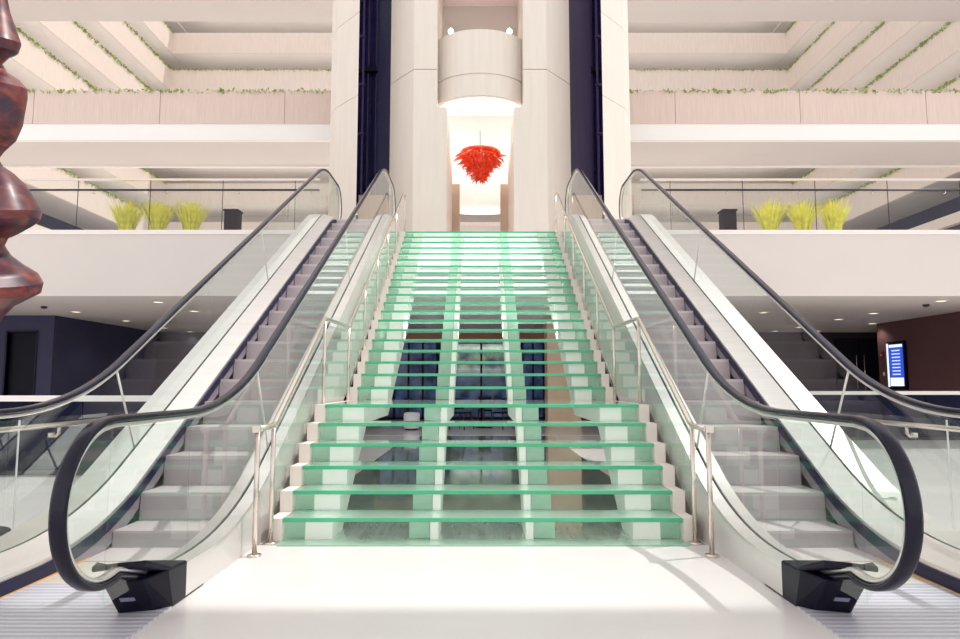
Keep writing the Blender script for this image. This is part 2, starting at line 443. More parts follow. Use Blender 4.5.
def side_string(x0, x1):
    pts = []
    zt = lambda n: n*R+.012
    pts.append((stepY(1)-.02, 0))
    for n in range(1, 27):
        y = stepY(n)-.02
        pts.append((y, pts[-1][1])); pts.append((y, zt(n)))
    pts += [(14.33, zt(26)), (14.33, zt(26)-.5), (stepY(7)+.1, zt(6)-.36), (stepY(6)+.3, zt(6)-.36), (stepY(3), 0)]
    ob = MB().prism_x(pts, x0, x1).build('side_stringer', M['nosing_block'], ST)
    bm = bmesh.new(); bm.from_mesh(ob.data); bmesh.ops.triangulate(bm, faces=[f for f in bm.faces if len(f.verts) > 4]); bm.to_mesh(ob.data); bm.free()
side_string(-1.685, -W-.004); side_string(W+.004, 1.685)
MB().box(-W, W, Y1-.16, Y1+.02, 0, .014).build('base_plate', M['tab'], ST)

# stair handrails, standing on the side stringers
def stair_rail(s, lab):
    X = 1.655
    r = thing('stair_handrail', lab, 'handrail', (s*X, 5.0, 0), 'handrails of the glass stairs')
    zn = lambda y: R+(y-Y1)*R/T
    zu = lambda y: 7*R+(y-stepY(7))*R/T
    path = [(5.0, .91), (5.4, .91), (7.1, 1.93), (8.42, 1.95), (14.35, 5.38), (14.6, 5.38)]
    path = fillet(path, [.05, .05, .05, .12], 4)
    MB().tube([(X, y, z) for y, z in path], .023, 10).build('rail', M['chrome'], r, flip=s)
    base = {5.02: 0, 5.4: 0}
    for y in (5.02, 5.4, 7.1, 8.42, 9.55, 10.7, 11.85, 13.0, 14.5):
        top = interp(path, y)
        if y < 5.45: z0 = 0
        else:
            n = max(k for k in range(1, 27) if stepY(k)-.02 <= y); z0 = n*R+.01
            if y > 14: z0 = FLOOR2
        m = MB().tube([(X, y, z0), (X, y, top)], .019, 8)
        if y < 5.45 or y > 14: m.lathe([(.05, z0), (.05, z0+.012)], X, y, 16)
        m.build('post', M['chrome'], r, flip=s)
    MB().box(X-.03, X+.03, 4.985, 5.0, .885, .935).build('end_cap', M['chrome'], r, flip=s)
    ys = [5.4, 7.1, 8.42, 9.55, 10.7, 11.85, 13.0, 14.3]
    for a, c in zip(ys, ys[1:]):
        pa, pc = a+.035, c-.035
        low = lambda y: (zn(y) if y < stepY(6) else (6*R if y < stepY(7)-.35 else zu(y)))+.07
        P = [pa+(pc-pa)*i/6 for i in range(7)]
        top = [(y, interp(path, y)-.06) for y in P]; bot = [(y, min(low(y), interp(path, y)-.2)) for y in P]
        MB().strip_x(top, bot, X-.005, X+.005).build('glass_panel', M['guard_glass'], r, flip=s)
stair_rail(-1, 'tubular steel handrail along the left side of the glass stairs')
stair_rail(1, 'tubular steel handrail along the right side of the glass stairs')

# ------------------------------------------------------------------ escalators
HR = fillet([(3.38, 1.06), (4.97, 1.06), (12.57, 5.37), (13.75, 5.37)], [.75, .45], 12)
DK = fillet([(3.6, .2), (5.03, .2), (12.66, 4.525), (14.1, 4.525)], [.75, .4], 12)
NS = fillet([(3.0, .0), (5.1, .0), (12.89, 4.415), (14.2, 4.42)], [.5, .4], 10)
XI, XO = 1.85, 3.0
def handrail(s, x, r):
    """moving rubber handrail: bottom newel, incline, top newel"""
    cy, cz, rad = 3.38, .67, .39
    pts = [(3.98, .15), (3.75, .21)]
    pts += [(cy+rad*math.cos(a), cz+rad*math.sin(a)) for a in [math.radians(-75-6*i) for i in range(0, 31)]]
    pts += HR
    ty = HR[-1][0]
    pts += [(ty+.41*math.cos(a), 4.96+.41*math.sin(a)) for a in [math.radians(90-6*i) for i in range(1, 31)]]
    pts += [(ty-.3, 4.55)]
    def band(off, w, th, k=3):
        m = MB(); P = [Vector(p) for p in pts]; n = len(P)
        prof = [(-w, 0), (-w*.92, th*.7), (-w*.55, th), (w*.55, th), (w*.92, th*.7), (w, 0), (w*.8, -th*.35), (-w*.8, -th*.35)]
        vs = []
        for i, p in enumerate(P):
            t = (P[min(i+1, n-1)]-P[max(i-1, 0)]).normalized(); nrm = Vector((-t.y, t.x))
            for (a, c) in prof: q = p+nrm*(c+off); vs.append((x+a, q.x, q.y))
        kk = len(prof)
        fs = [(i*kk+j, i*kk+(j+1) % kk, (i+1)*kk+(j+1) % kk, (i+1)*kk+j) for i in range(n-1) for j in range(kk)]
        fs += [list(range(kk)), [(n-1)*kk+j for j in range(kk)]]
        return m.add(vs, fs, 0, True)
    h = band(0, .037, .024).build('handrail', M['rubber'], r, flip=s)
    band(-.028, .024, .018).build('handrail_guide', M['steel'], h, flip=s)
def balustrade(s, x, r):
    """glass panels between deck and handrail, joints square to the incline"""
    up, lo = 4, 0
    def col(y):     # a joint: top at handrail point y, foot on the deck
        zt = interp(HR, y)-.045
        sl = (interp(HR, y+.05)-interp(HR, y-.05))/.1 if 3.4 < y < 13.7 else 0
        a = math.atan(sl)
        # walk down square to the incline until below the deck
        d = 0
        while d < 1.2:
            yy, zz = y+math.sin(a)*d, zt-math.cos(a)*d
            if zz < interp(DK, yy)-.02: break
            d += .01
        return (y, zt), (yy, zz)
    cuts = [3.38, 4.3, 5.55, 7.3, 9.05, 10.8, 12.3, 13.75]
    for a, c in zip(cuts, cuts[1:]):
        ys = [a+.006+(c-a-.012)*i/14 for i in range(15)]
        cs = [col(y) for y in ys]
        MB().strip_x([q[0] for q in cs], [q[1] for q in cs], x-.006, x+.006).build('glass_panel', M['glass'], r, flip=s)
    # rounded end panels inside the newels
    for (cy, cz, rad, a0, a1, base) in ((3.375, .67, .35, 90, 250, .2), (13.755, 4.96, .37, 90, -80, 4.53)):
        arc = [(cy+rad*math.cos(math.radians(a0+(a1-a0)*i/14)), cz+rad*math.sin(math.radians(a0+(a1-a0)*i/14))) for i in range(15)]
        MB().prism_x(arc+[(cy, base)], x-.006, x+.006).build('glass_panel', M['glass'], r, flip=s)
    for y in (5.55, 9.05):
        a, c = col(y)
        MB().tube([(x, a[0], a[1]), (x, c[0], c[1])], .009, 6).build('panel_joint', M['steel'], r, flip=s)
def newel_box(s, x0, x1, r, lab):
    """black moulded handrail inlet at the foot of the balustrade"""
    m = MB()
    # plan tapers towards the front; top carries a hood
    def sec(y, a, c, z0, z1): return [(a, y, z0), (c, y, z0), (c, y, z1), (a, y, z1)]
    secs = [sec(3.57, x0+.10, x1-.005, .0, .185), sec(3.70, x0+.03, x1, .0, .215), sec(4.07, x0, x1, .0, .215)]
    # lean the front so that its foot sits further back
    secs[0] = [(x0+.07, 3.83, 0), (x1-.02, 3.78, 0), (x1-.005, 3.62, .215), (x0+.06, 3.66, .215)]
    secs[1] = [(x0+.0, 3.90, 0), (x1, 3.90, 0), (x1, 3.80, .225), (x0, 3.82, .225)]
    vs = [p for q in secs for p in q]
    fs = [(0, 1, 2, 3), (8, 11, 10, 9)]
    for i in range(2): fs += [(i*4+j, (i+1)*4+j, (i+1)*4+(j+1) % 4, i*4+(j+1) % 4) for j in range(4)]
    m.add(vs, fs)
    o = m.build('handrail_inlet', M['black_plastic'], r, bevel=.012, flip=s); o['label'] = lab
    h = MB()
    xm = (x0+x1)/2
    A = [(xm-.03, 3.50, .345), (xm+.09, 3.46, .335), (x1+.01, 3.60, .325), (x1+.0, 3.84, .232), (x0, 3.86, .232), (x0+.04, 3.64, .325)]
    vs = [(x, y, z) for x, y, z in A]+[(x, y, z-.03) for x, y, z in A]
    k = len(A)
    h.add(vs, [list(range(k)), list(range(2*k-1, k-1, -1))]+[(i, (i+1) % k, k+(i+1) % k, k+i) for i in range(k)])
    h.build('inlet_hood', M['black_plastic'], o, bevel=.008, flip=s)
    def fp(u, z): return Vector((x0+.07+(x1-.02-x0-.07)*u, 3.83-.05*u, 0)).lerp(Vector((x0+.06+(x1-.005-x0-.06)*u, 3.66-.04*u, .215)), z/.215)
    q = [fp(.38, .085), fp(.75, .085), fp(.75, .108), fp(.38, .108)]
    q = [v+Vector((0, -.004, -.002)) for v in q]+[v+Vector((0, .01, 0)) for v in q]
    p = MB().add(q, [(0, 1, 2, 3), (4, 7, 6, 5), (0, 4, 5, 1), (1, 5, 6, 2), (2, 6, 7, 3), (3, 7, 4, 0)])
    p.build('nameplate', M['nameplate'], o, flip=s)

def escalator(s, lab):
    r = thing('escalator', lab, 'escalator', (s*2.42, 5.1, 0), 'escalators beside the glass stairs')
    handrail(s, XI, r); handrail(s, XO, r)
    balustrade(s, XI, r); balustrade(s, XO, r)
    # decks (cover strips the glass stands in)
    top = resample(DK, 3.95, 14.05, 40)
    def deck(xa, xb, drop, name, m, th=.03, lo=0.0):
        mm = MB(); vs = []; fs = []
        n = len(top)
        for y, z in top: vs += [(xa, y, z-lo), (xb, y, z-drop), (xb, y, z-drop-th), (xa, y, z-lo-th)]
        for i in range(n-1): fs += [(4*i+j, 4*i+(j+1) % 4, 4*i+4+(j+1) % 4, 4*i+4+j) for j in range(4)]
        fs += [(0, 1, 2, 3), (4*(n-1), 4*(n-1)+1, 4*(n-1)+2, 4*(n-1)+3)]
        mm.add(vs, fs); return mm.build(name, m, r, flip=s)
    deck(1.74, XI-.012, 0, 'outer_deck', M['steel'])
    deck(XI+.012, 1.975, .035, 'inner_deck', M['steel'])
    deck(XO-.012, 2.80, .075, 'inner_deck', M['steel'])
    deck(XO+.012, 3.24, 0, 'outer_deck', M['steel'])
    # skirts down to the steps
    for x0, x1, d in ((1.962, 1.975, .065), (2.80, 2.813, .105)):
        a = [(y, z-d) for y, z in resample(DK, 3.95, 13.6, 40)]
        c = [(y, interp(NS, y)-.06 if y > 5 else max(.004, interp(NS, y)-.06)) for y, z in a]
        c = [(y, min(zc, za-.01)) for (y, zc), (_, za) in zip(c, a)]
        sk = MB().strip_x(a, c, x0, x1).build('skirt_panel', M['skirt'], r, flip=s)
        xa, xb = (x1, x1+.012) if x0 < 2.4 else (x0-.012, x0)
        MB().strip_x(a, [(y, max(zc, z-.085)) for (y, z), (_, zc) in zip(a, c)], xa, xb).build('brush_strip', M['brush'], sk, flip=s)
    # dark bumper strip low along the outer skirt
    a = [(y, z-.12) for y, z in resample(DK, 3.0, 13.7, 40)]
    # trusses: side cladding, closed below
    for x0, x1, nm in ((1.74, 1.752, 'side_cladding'), (3.225, 3.24, 'side_cladding')):
        tp = [(y, z-.03) for y, z in resample(DK, 3.95, 13.99, 40)]
        bt = [(y, max(.0, z-1.15)) for y, z in tp]
        MB().strip_x(tp, bt, x0, x1).build(nm, M['steel_clad'], r, flip=s)
    tp = resample(DK, 6.3, 13.99, 20)
    MB().strip_x([(y, z-1.13) for y, z in tp], [(y, z-1.17) for y, z in tp], 1.752, 3.225).build('underside_panel', M['plaster'], r, flip=s)
    # steps
    st = MB()
    xs0, xs1 = 1.98, 2.795
    y = 4.82; i = 0; prevz = 0.0; first = None
    while y < 12.9:
        z = interp(NS, y)
        m = MB()
        z = min(FLOOR2, max(.006, z+.09*max(0, min(1, (y-4.8)/1.2))))
        m.box(xs0, xs1, y+.012, y+.43, z-.03, z, 0)
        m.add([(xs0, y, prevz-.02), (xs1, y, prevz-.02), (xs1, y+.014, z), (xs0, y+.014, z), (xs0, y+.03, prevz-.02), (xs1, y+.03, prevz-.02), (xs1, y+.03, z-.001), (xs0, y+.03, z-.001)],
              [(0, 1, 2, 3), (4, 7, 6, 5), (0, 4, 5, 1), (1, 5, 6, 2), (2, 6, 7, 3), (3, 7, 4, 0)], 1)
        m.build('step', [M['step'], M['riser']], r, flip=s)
        prevz = z; y += .4; i += 1
    # landing plates
    MB().box(1.975, 2.80, 4.32, 4.83, .001, .008).build('comb_plate', M['comb'], r, flip=s)
    MB().box(1.74, 3.24, 3.0, 4.32, .001, .010).box(2.80, 3.24, 4.32, 4.4, .001, .010).build('landing_plate', M['ridged'], r, flip=s)
    MB().box(1.98, 2.795, 13.1, 14.9, FLOOR2-.02, FLOOR2+.012).build('top_landing_plate', M['comb'], r, flip=s)
    MB().box(2.782, 2.80, 4.0, 4.95, .008, .016).build('safety_line', M['yellow'], r, flip=s)
    newel_box(s, 1.735, 2.0, r, 'black moulded handrail inlet beside the white floor')
    newel_box(s, 2.86, 3.14, r, 'black moulded handrail inlet on the outer side')
    return r
escalator(-1, 'steel and glass escalator rising on the left of the glass stairs')
escalator(1, 'steel and glass escalator rising on the right of the glass stairs')

# ------------------------------------------------------------------ guards at floor level beside and behind the escalators
def side_guard(s, lab):
    X = 3.38
    r = thing('glass_guard', lab, 'guard rail', (s*X, 5, 0))
    for a, c in ((1.4, 4.96), (4.98, 7.6)):
        MB().box(X-.006, X+.006, a, c, .05, .98).build('glass_panel', M['guard_glass'], r, flip=s)
    MB().box(X-.0065, X+.0065, 4.968, 4.972, .05, .98).build('panel_joint', M['steel'], r, flip=s)
    MB().box(X-.03, X+.03, 1.4, 7.6, 0, .06).build('base_channel', M['steel'], r, flip=s)
    MB().tube([(X-.07, 1.4, .925), (X-.07, 7.6, .925)], .019, 10).build('rail', M['chrome'], r, flip=s)
    for y in (2.6, 5.33, 7.2):
        MB().tube([(X-.07, y, .91), (X-.07, y, .86), (X-.05, y, .835), (X-.02, y, .835), (X-.004, y, .845)], .012, 8).lathe([(.024, .825), (.024, .86)], X-.012, y, 10).build('bracket', M['chrome'], r, flip=s)
side_guard(-1, 'clear glass guard with steel rail beside the left escalator')
side_guard(1, 'clear glass guard with steel rail beside the right escalator')
def back_guard(s, Y, x0, x1, n, lab):
    r = thing('glass_guard', lab, 'guard rail', (s*(x0+x1)/2, Y, 0))
    for i in range(n):
        a = x0+(x1-x0)*i/n; c = x0+(x1-x0)*(i+1)/n
        MB().box(a+.006, c-.006, Y-.01, Y+.01, .05, 1.0).build('glass_panel', M['smoked'], r, flip=s)
    MB().box(x0, x1, Y-.05, Y+.05, 1.0, 1.08).build('cap_rail', M['plaster_bright'], r, flip=s)
    MB().box(x0, x1, Y-.04, Y+.04, 0, .06).build('base_channel', M['dark_steel'], r, flip=s)
back_guard(-1, 9.4, 3.5, 13.5, 5, 'low dark navy glass guard with white cap rail behind the left escalator')
back_guard(1, 15.2, 3.5, 12.1, 4, 'low dark navy glass guard with white cap rail behind the right escalator')

# ------------------------------------------------------------------ guards on the edge of the upper floor
def top_guard(s, lab):
    Y = 14.08
    r = thing('glass_guard', lab, 'guard rail', (s*8, Y, FLOOR2))
    x = 3.42; off = .47
    xs = [x]; q = 3.95 if s < 0 else 4.05
    while q < 16: xs.append(q); q += 1.545
    for a, c in zip(xs, xs[1:]):
        MB().box(a+.008, c-.008, Y-.006, Y+.006, FLOOR2+.03, 5.56).build('glass_panel', M['guard_glass'], r, flip=s)
    for a in xs[1:]:
        MB().box(a-.005, a+.005, Y-.007, Y+.007, FLOOR2+.03, 5.56).build('panel_joint', M['dark_steel'], r, flip=s)
        MB().tube([(a-.35, Y, 5.28), (a-.35, Y-.06, 5.28), (a-.35, Y-.06, 5.33)], .012, 6).build('bracket', M['chrome'], r, flip=s)
    MB().box(3.42, 16, Y-.03, Y+.03, 5.565, 5.605).build('cap_rail', M['chrome'], r, flip=s)
    MB().tube([(3.42, Y-.06, 5.345), (16, Y-.06, 5.345)], .022, 8).build('rail', M['dark_steel'], r, flip=s)
top_guard(-1, 'long glass guard with two rails on the upper floor edge, left side')
top_guard(1, 'long glass guard with two rails on the upper floor edge, right side')

# ------------------------------------------------------------------ concrete core: pillars, fins, shafts, drum balcony
def sections(mb, poly, zs, gap=.02, inset=.02):
    cx = sum(p[0] for p in poly)/len(poly); cy = sum(p[1] for p in poly)/len(poly)
    for a, c in zip(zs, zs[1:]): mb.prism_z(poly, a, c-gap)
    sh = [(cx+(x-cx)*(1-inset/.6), cy+(y-cy)*(1-inset/.6)) for x, y in poly]
    mb.prism_z(sh, zs[0]+.01, zs[-1]-gap-.01)
for s, nm in ((-1, 'left'), (1, 'right')):
    m = MB()
    low = [(.80, 15.62), (1.60, 15.62), (2.27, 16.45), (2.27, 19), (.80, 19)]
    upp = [(1.04, 15.62), (1.60, 15.62), (2.27, 16.45), (2.27, 19), (1.04, 19)]
    sections(m, low, [FLOOR2, 7.87]); 
    sections(m, upp, [7.85, 8.80, 13.4, 18])
    struct('pillar', m, M['concrete_cream'], 'broad cream concrete pillar on the %s of the red chandelier' % nm, 'pillar', flip=s)
    m = MB()
    fin = [(2.93, 15.6), (3.64, 16.4), (3.9, 17.0), (3.95, 18.3), (3.5, 18.3), (2.99, 15.75)]
    sections(m, fin, [FLOOR2, 8.15, 10.25, 14.0, 18])
    struct('pillar', m, M['concrete_cream'], 'angled concrete fin on the outer side of the %s elevator shaft' % nm, 'pillar', flip=s)
    m = MB().box(2.2, 3.5, 17.6, 17.75, FLOOR2, 18)
    e = struct('elevator_shaft', m, M['navy'], 'dark navy glazed elevator shaft %s of the central pillars' % nm, 'elevator shaft', flip=s)
    for xx in (2.52, 2.8, 3.02): MB().box(xx-.018, xx+.018, 17.5, 17.6, FLOOR2, 18).build('mullion', M['purple'], e, flip=s)
    g = MB().box(3.0, 3.05, 16.75, 16.81, FLOOR2, 18)
    g.build('guide_rail', M['purple'], e, flip=s)
    for z in (5.6, 7.6, 8.9, 10.2, 11.6): MB().box(2.98, 3.28, 16.72, 16.82, z, z+.05).build('rail_bracket', M['purple'], e, flip=s)
    MB().box(2.3, 2.74 if s < 0 else 2.96, 17.3, 17.5, FLOOR2, 18).build('counterweight_panel', M['purple'] if s > 0 else M['navy'], e, flip=s)
    MB().box(2.2, 3.5, 17.38, 17.5, 9.6, 9.72).build('crossbar', M['door_dark'], e, flip=s)
    m = MB().box(2.2, 3.0, 16.3, 16.6, FLOOR2, 5.88)
    struct('trim_2' if s < 0 else 'trim_3', m, mat('landing_portal_%s' % nm, (176, 146, 132), .6), 'low tan portal block at the foot of the %s elevator shaft' % nm, 'portal', flip=s)
# drum balcony between the pillars
m = MB()
def arc_poly(r, n=24): return [(r*math.cos(a), 16.75-r*.92*math.sin(a)) for a in [math.radians(8+164*i/n) for i in range(n+1)]]
P = arc_poly(1.24); m.prism_z(P+[(-1.22, 16.8), (1.22, 16.8)], 8.70, 9.80)
P2 = arc_poly(1.21); m.prism_z(P2+[(-1.19, 16.8), (1.19, 16.8)], 8.64, 8.72)
P3 = arc_poly(1.24); m.prism_z(P3+[(-1.22, 16.8), (1.22, 16.8)], 8.14, 8.66)
DR = struct('balcony', m, M['concrete_cream'], 'rounded cream drum balcony between the two central pillars', 'balcony')
k = MB().prism_z([(x*.9, 16.75+(y-16.75)*.9) for x, y in P]+[(-1.0, 16.78), (1.0, 16.78)], 8.115, 8.135)
k.build('underside_light', M['cove'], DR); DR.children[0]['label'] = 'glowing white light panel under the drum'
for x in (-.78, .78):
    l = thing('wall_lamp', 'small glowing wall lamp on the %s above the drum balcony' % ('left' if x < 0 else 'right'), 'lamp', (x, 17.2, 10.5), 'small lamps above the drum balcony')
    MB().box(x-.05, x+.05, 17.25, 17.5, 10.55, 10.66).build('lamp_arm', M['lamp_rim'], l)
    MB().lathe([(.02, 10.5), (.065, 10.54), (.07, 10.6), (.02, 10.66)], x, 17.15, 14).build('lamp_shade', M['lamp'], l)
# niche walls
m = MB().box(-1.1, 1.1, 18.2, 18.35, 9.5, 12.0)
struct('wall_back', m, M['plaster'], 'grey recess wall behind the drum balcony', 'wall')
m = MB().box(-1.1, 1.1, 15.7, 18.7, 11.9, 12.1)
struct('ceiling', m, M['plaster_bright'], 'white ceiling over the drum balcony', 'ceiling')
m = MB(); n = 20
arc = [(1.25*math.cos(a), 19.2+.9*math.sin(a)) for a in [PI*i/n for i in range(n+1)]]
vs = [(x, y, z) for z in (6.35, 11.5) for x, y in arc]
m.add(vs, [(i, i+1, n+2+i, n+1+i) for i in range(n)], 0, True)
struct('wall_back', m, M['plaster_bright'], 'curved white wall behind the red chandelier', 'wall')
m = MB().box(-1.25, 1.25, 18.4, 20.3, 11.5, 11.6); 
struct('ceiling', m, M['plaster_bright'], 'white ceiling of the chandelier niche', 'ceiling')
for s, nm in ((-1, 'left'), (1, 'right')):
    m = MB().box(.585, 1.05, 18.9, 19.15, FLOOR2, 6.95)
    struct('pillar', m, M['pier_stone'], 'short beige pier at the %s side of the bright niche opening' % nm, 'pillar', flip=s)
m = MB().box(-1.3, 1.3, 20.9, 21.1, FLOOR2, 6.2)
struct('wall_back', m, M['plaster'], 'pale wall inside the niche opening below the chandelier', 'wall')
m = MB().box(-.6, .6, 20.4, 20.85, FLOOR2, 5.05)
o = m.build('bench', mat('grey_bench', (150, 138, 132), .6), None, .02); tag(o, 'low grey bench in the niche opening below the chandelier', 'bench')
bt = MB().box(-.6, .6, 20.38, 20.45, FLOOR2+.02, FLOOR2+.3).build('bench_front', mat('olive_front', (120, 112, 84), .7), o)

# chandelier
CH = thing('chandelier', 'red orange blown glass chandelier hanging in the bright niche', 'chandelier', (0, 17.9, 7.45))
MB().lathe([(.1, 7.56), (.52, 7.55), (.56, 7.51), (.52, 7.46), (.1, 7.45)], 0, 17.9, 36).build('ceiling_disc', M['red_glass'], CH)
MB().tube([(0, 17.9, 7.5), (0, 17.9, 8.14)], .012, 8).build('stem', M['dark_steel'], CH)
def tendrils(n, z0, z1, r0, r1, ln, out, seed):
    rnd = random.Random(seed); m = MB()
    for i in range(n):
        u = (i+.5)/n; a = i*2.39996+rnd.uniform(-.2, .2)
        z = z0+(z1-z0)*u; rr = r0+(r1-r0)*u
        d = Vector((math.cos(a), math.sin(a), 0)); L = ln*rnd.uniform(.55, 1.2)
        st = Vector((0, 17.9, z))+d*rr*.75
        el = out*rnd.uniform(.6, 1.3)
        mid = st+d*L*.55+Vector((0, 0, -L*.12)); end = st+d*L*el+Vector((0, 0, -L*rnd.uniform(.15, .75)))
        m.tube([st, st*.4+mid*.6, mid*.55+end*.45, end], [.022, .026, .018, .003], 5)
    return m
tendrils(150, 7.50, 7.26, .58, .46, .27, .95, 3).build('upper_tendrils', M['red_glass'], CH)
tendrils(120, 7.28, 6.98, .44, .12, .24, .85, 4).build('middle_tendrils', M['red_glass'], CH)
tendrils(60, 7.0, 6.76, .12, .02, .22, .8, 5).build('lower_tendrils', M['red_glass'], CH)
MB().lathe([(.5, 7.46), (.42, 7.3), (.2, 7.02), (.06, 6.76)], 0, 17.9, 24).build('core', M['red_glass'], CH)

# ------------------------------------------------------------------ leafy fringes along the parapets (uncountable leaves)
def fringe(p0, p1, nrm, n, size, label, seed, lift=.0, hang=.2):
    rnd = random.Random(seed); m = MB(); a, c = Vector(p0), Vector(p1); nv = Vector(nrm)
    for i in range(n):
        u = rnd.random()
        dens = .5+.5*math.sin(u*37+seed)*math.sin(u*91+seed*2)
        if rnd.random() > .6+.4*dens: continue
        q = a.lerp(c, u)+nv*rnd.uniform(-.15, .1)+Vector((0, 0, rnd.uniform(-hang, size*.8)+lift))
        ax = Vector((rnd.uniform(-1, 1), rnd.uniform(-1, 1), rnd.uniform(-1, 1))).normalized()
        bx = ax.cross(Vector((rnd.uniform(-1, 1), rnd.uniform(-1, 1), rnd.uniform(-1, 1)))).normalized()
        sz = size*rnd.uniform(.5, 1.1)
        m.add([q-ax*sz, q-bx*sz*.5, q+ax*sz, q+bx*sz*.5], [(0, 1, 2, 3)])
    o = m.build('trailing_plants', M['leaf']); tag(o, label, 'plants', None, 'stuff'); return o

# ------------------------------------------------------------------ bridges in front of the atrium
for s, nm in ((-1, 'left'), (1, 'right')):
    xs = [4.05, 5.99, 9.82, 13.7, 17.6, 21.5, 30]
    m = MB()
    for a, c in zip(xs, xs[1:]): m.box(a+.01, c-.01, 20, 20.22, 9.17, 10.22)
    m.box(4.05, 30, 20.03, 20.2, 9.1, 10.2)
    bdg = struct('bridge', m, M['concrete_pink'], 'long concrete parapet bridge crossing the atrium on the %s' % nm, 'bridge', flip=s)
    MB().box(4.05, 30, 20.02, 20.2, 8.66, 9.17).build('bridge_fascia', M['plaster_bright'], bdg, flip=s)  # whiter colour stands in for the light falling on this strip
    MB().box(4.05, 30, 20.2, 22.5, 8.67, 9.12).build('bridge_slab', M['bridge_soffit'], bdg, flip=s)
    MB().box(4.05, 30, 22.42, 22.52, 8.6, 8.7).build('edge_trim', M['soffit'], bdg, flip=s)
    fringe((s*4.1, 20.02, 10.2), (s*18, 20.02, 10.2), (0, -1, 0), 1100, .07, 'green plants fringing the top of the %s parapet bridge' % nm, 11+s, hang=.06)
    m = MB().box(4.05, 30, 20, 22.5, 13.86, 14.4).box(4.05, 30, 20, 20.22, 14.4, 15.4)
    struct('bridge', m, M['bridge_soffit'], 'underside of the next bridge up, along the top of the photo on the %s' % nm, 'bridge', flip=s)

# ------------------------------------------------------------------ atrium: stepped balconies round three sides
XW, YB, PITCH, PH = 24.0, 50.5, 3.02, 1.68
def level_name(k): return ORD[k]
tops = [9.85]+[13.52+PITCH*j for j in range(0, 7)]
for k, zt in enumerate(tops):
    ph = PH if k > 0 else .55
    for s, nm in ((-1, 'left'), (1, 'right')):
        m = MB().box(XW, XW+.35, 22, YB, zt-ph, zt)
        bl = struct('balcony', m, M['concrete'], '%s level up of the receding concrete balconies on the %s of the atrium' % (level_name(k), nm), 'balcony', flip=s)
        if k > 0: MB().box(XW+.05, XW+3.2, 22, YB+3, zt-ph-.3+.28, zt-ph+.1).build('balcony_slab', M['plaster'] if k < 2 else M['soffit'], bl, flip=s)
        if k in (1, 2, 3, 4, 5, 6):
            fringe((s*XW, 30, zt), (s*XW, YB, zt), (-s, 0, 0), 1500, .11, 'green plants along the %s balcony parapet up on the %s of the atrium' % (level_name(k), nm), 40+k*3+s, hang=.10)
    m = MB().box(-XW, XW, YB, YB+.35, zt-ph, zt)
    bl = struct('balcony', m, M['concrete'], '%s level up of the concrete balconies across the far end of the atrium' % level_name(k), 'balcony')
    MB().box(-XW, XW, YB+.05, YB+3.2, zt-ph-.02, zt-ph+.1).build('balcony_slab', M['soffit'], bl)
    if k in (3, 4, 5): fringe((-XW, YB, zt), (XW, YB, zt), (0, -1, 0), 2600, .10, 'green plants along the %s balcony parapet up at the far end of the atrium' % level_name(k), 70+k, hang=.10)
# corridor walls behind the balconies
for s, nm in ((-1, 'left'), (1, 'right')):
    m = MB().box(XW+3.2, XW+3.4, 22, YB+3.4, 4.42, 11.9, 1).box(XW+3.2, XW+3.4, 22, YB+3.4, 11.9, 34, 0)
    struct('wall_%s' % nm, m, [M['plaster'], M['navy']], 'inner corridor wall behind the %s atrium balconies, navy at its foot' % nm, 'wall', flip=s)
    m = MB().box(XW-.1, XW+.3, 22, YB, 4.42, 7.3)
    struct('wall_%s' % nm, m, M['plaster_bright'], 'white wall at the foot of the %s atrium balconies' % nm, 'wall', flip=s)
m = MB().box(-XW-3.4, XW+3.4, YB+3.2, YB+3.4, 4.42, 34)
struct('wall_back', m, M['plaster'], 'far corridor wall at the end of the atrium', 'wall')

# ------------------------------------------------------------------ things on the upper floor
def grass_clump(x, Y, rad, h, lab, seed):
    r = thing('potted_grass', lab, 'plant', (x, Y, FLOOR2), 'yellow green grass clumps behind the upper guards')
    m = MB(); w = .24
    m.add([(x-w, Y-w, FLOOR2), (x+w, Y-w, FLOOR2), (x+w, Y+w, FLOOR2), (x-w, Y+w, FLOOR2),
           (x-w-.05, Y-w-.05, FLOOR2+.18), (x+w+.05, Y-w-.05, FLOOR2+.18), (x+w+.05, Y+w+.05, FLOOR2+.18), (x-w-.05, Y+w+.05, FLOOR2+.18)],
          [(3, 2, 1, 0), (4, 5, 6, 7), (0, 1, 5, 4), (1, 2, 6, 5), (2, 3, 7, 6), (3, 0, 4, 7)])
    m.build('planter', M['planter'], r)
    rnd = random.Random(seed); g = MB()
    for i in range(330):
        a = rnd.uniform(0, 2*PI); q = rnd.random()**.6
        L = (h+.1)*rnd.uniform(.75, 1.08); lean = rad*q
        base = Vector((x+.14*q*math.cos(a), Y+.14*q*math.sin(a), FLOOR2+.16))
        d = Vector((math.cos(a), math.sin(a), 0)); sd = Vector((-d.y, d.x, 0))
        pts = [base+d*lean*t**1.6+Vector((0, 0, L*(t-.12*t*t*q))) for t in (0, .35, .7, 1)]
        ws = [.009, .009, .007, .001]; vs = []
        for p, ww in zip(pts, ws): vs += [p-sd*ww, p+sd*ww]
        g.add(vs, [(0, 1, 3, 2), (2, 3, 5, 4), (4, 5, 7, 6)])
    g.build('grass_blades', M['grass'], r)
posn = {0: 'outermost', 1: 'middle', 2: 'innermost'}
for i, x in enumerate((-8.0, -7.3, -6.55)): grass_clump(x, 15.0, .37, .72, 'yellow green grass clump behind the left upper guard, %s of its three' % posn[i], 20+i)
for i, x in enumerate((8.0, 7.3, 6.55)): grass_clump(x, 15.0, .37, .72, 'yellow green grass clump behind the right upper guard, %s of its three' % posn[i], 30+i)
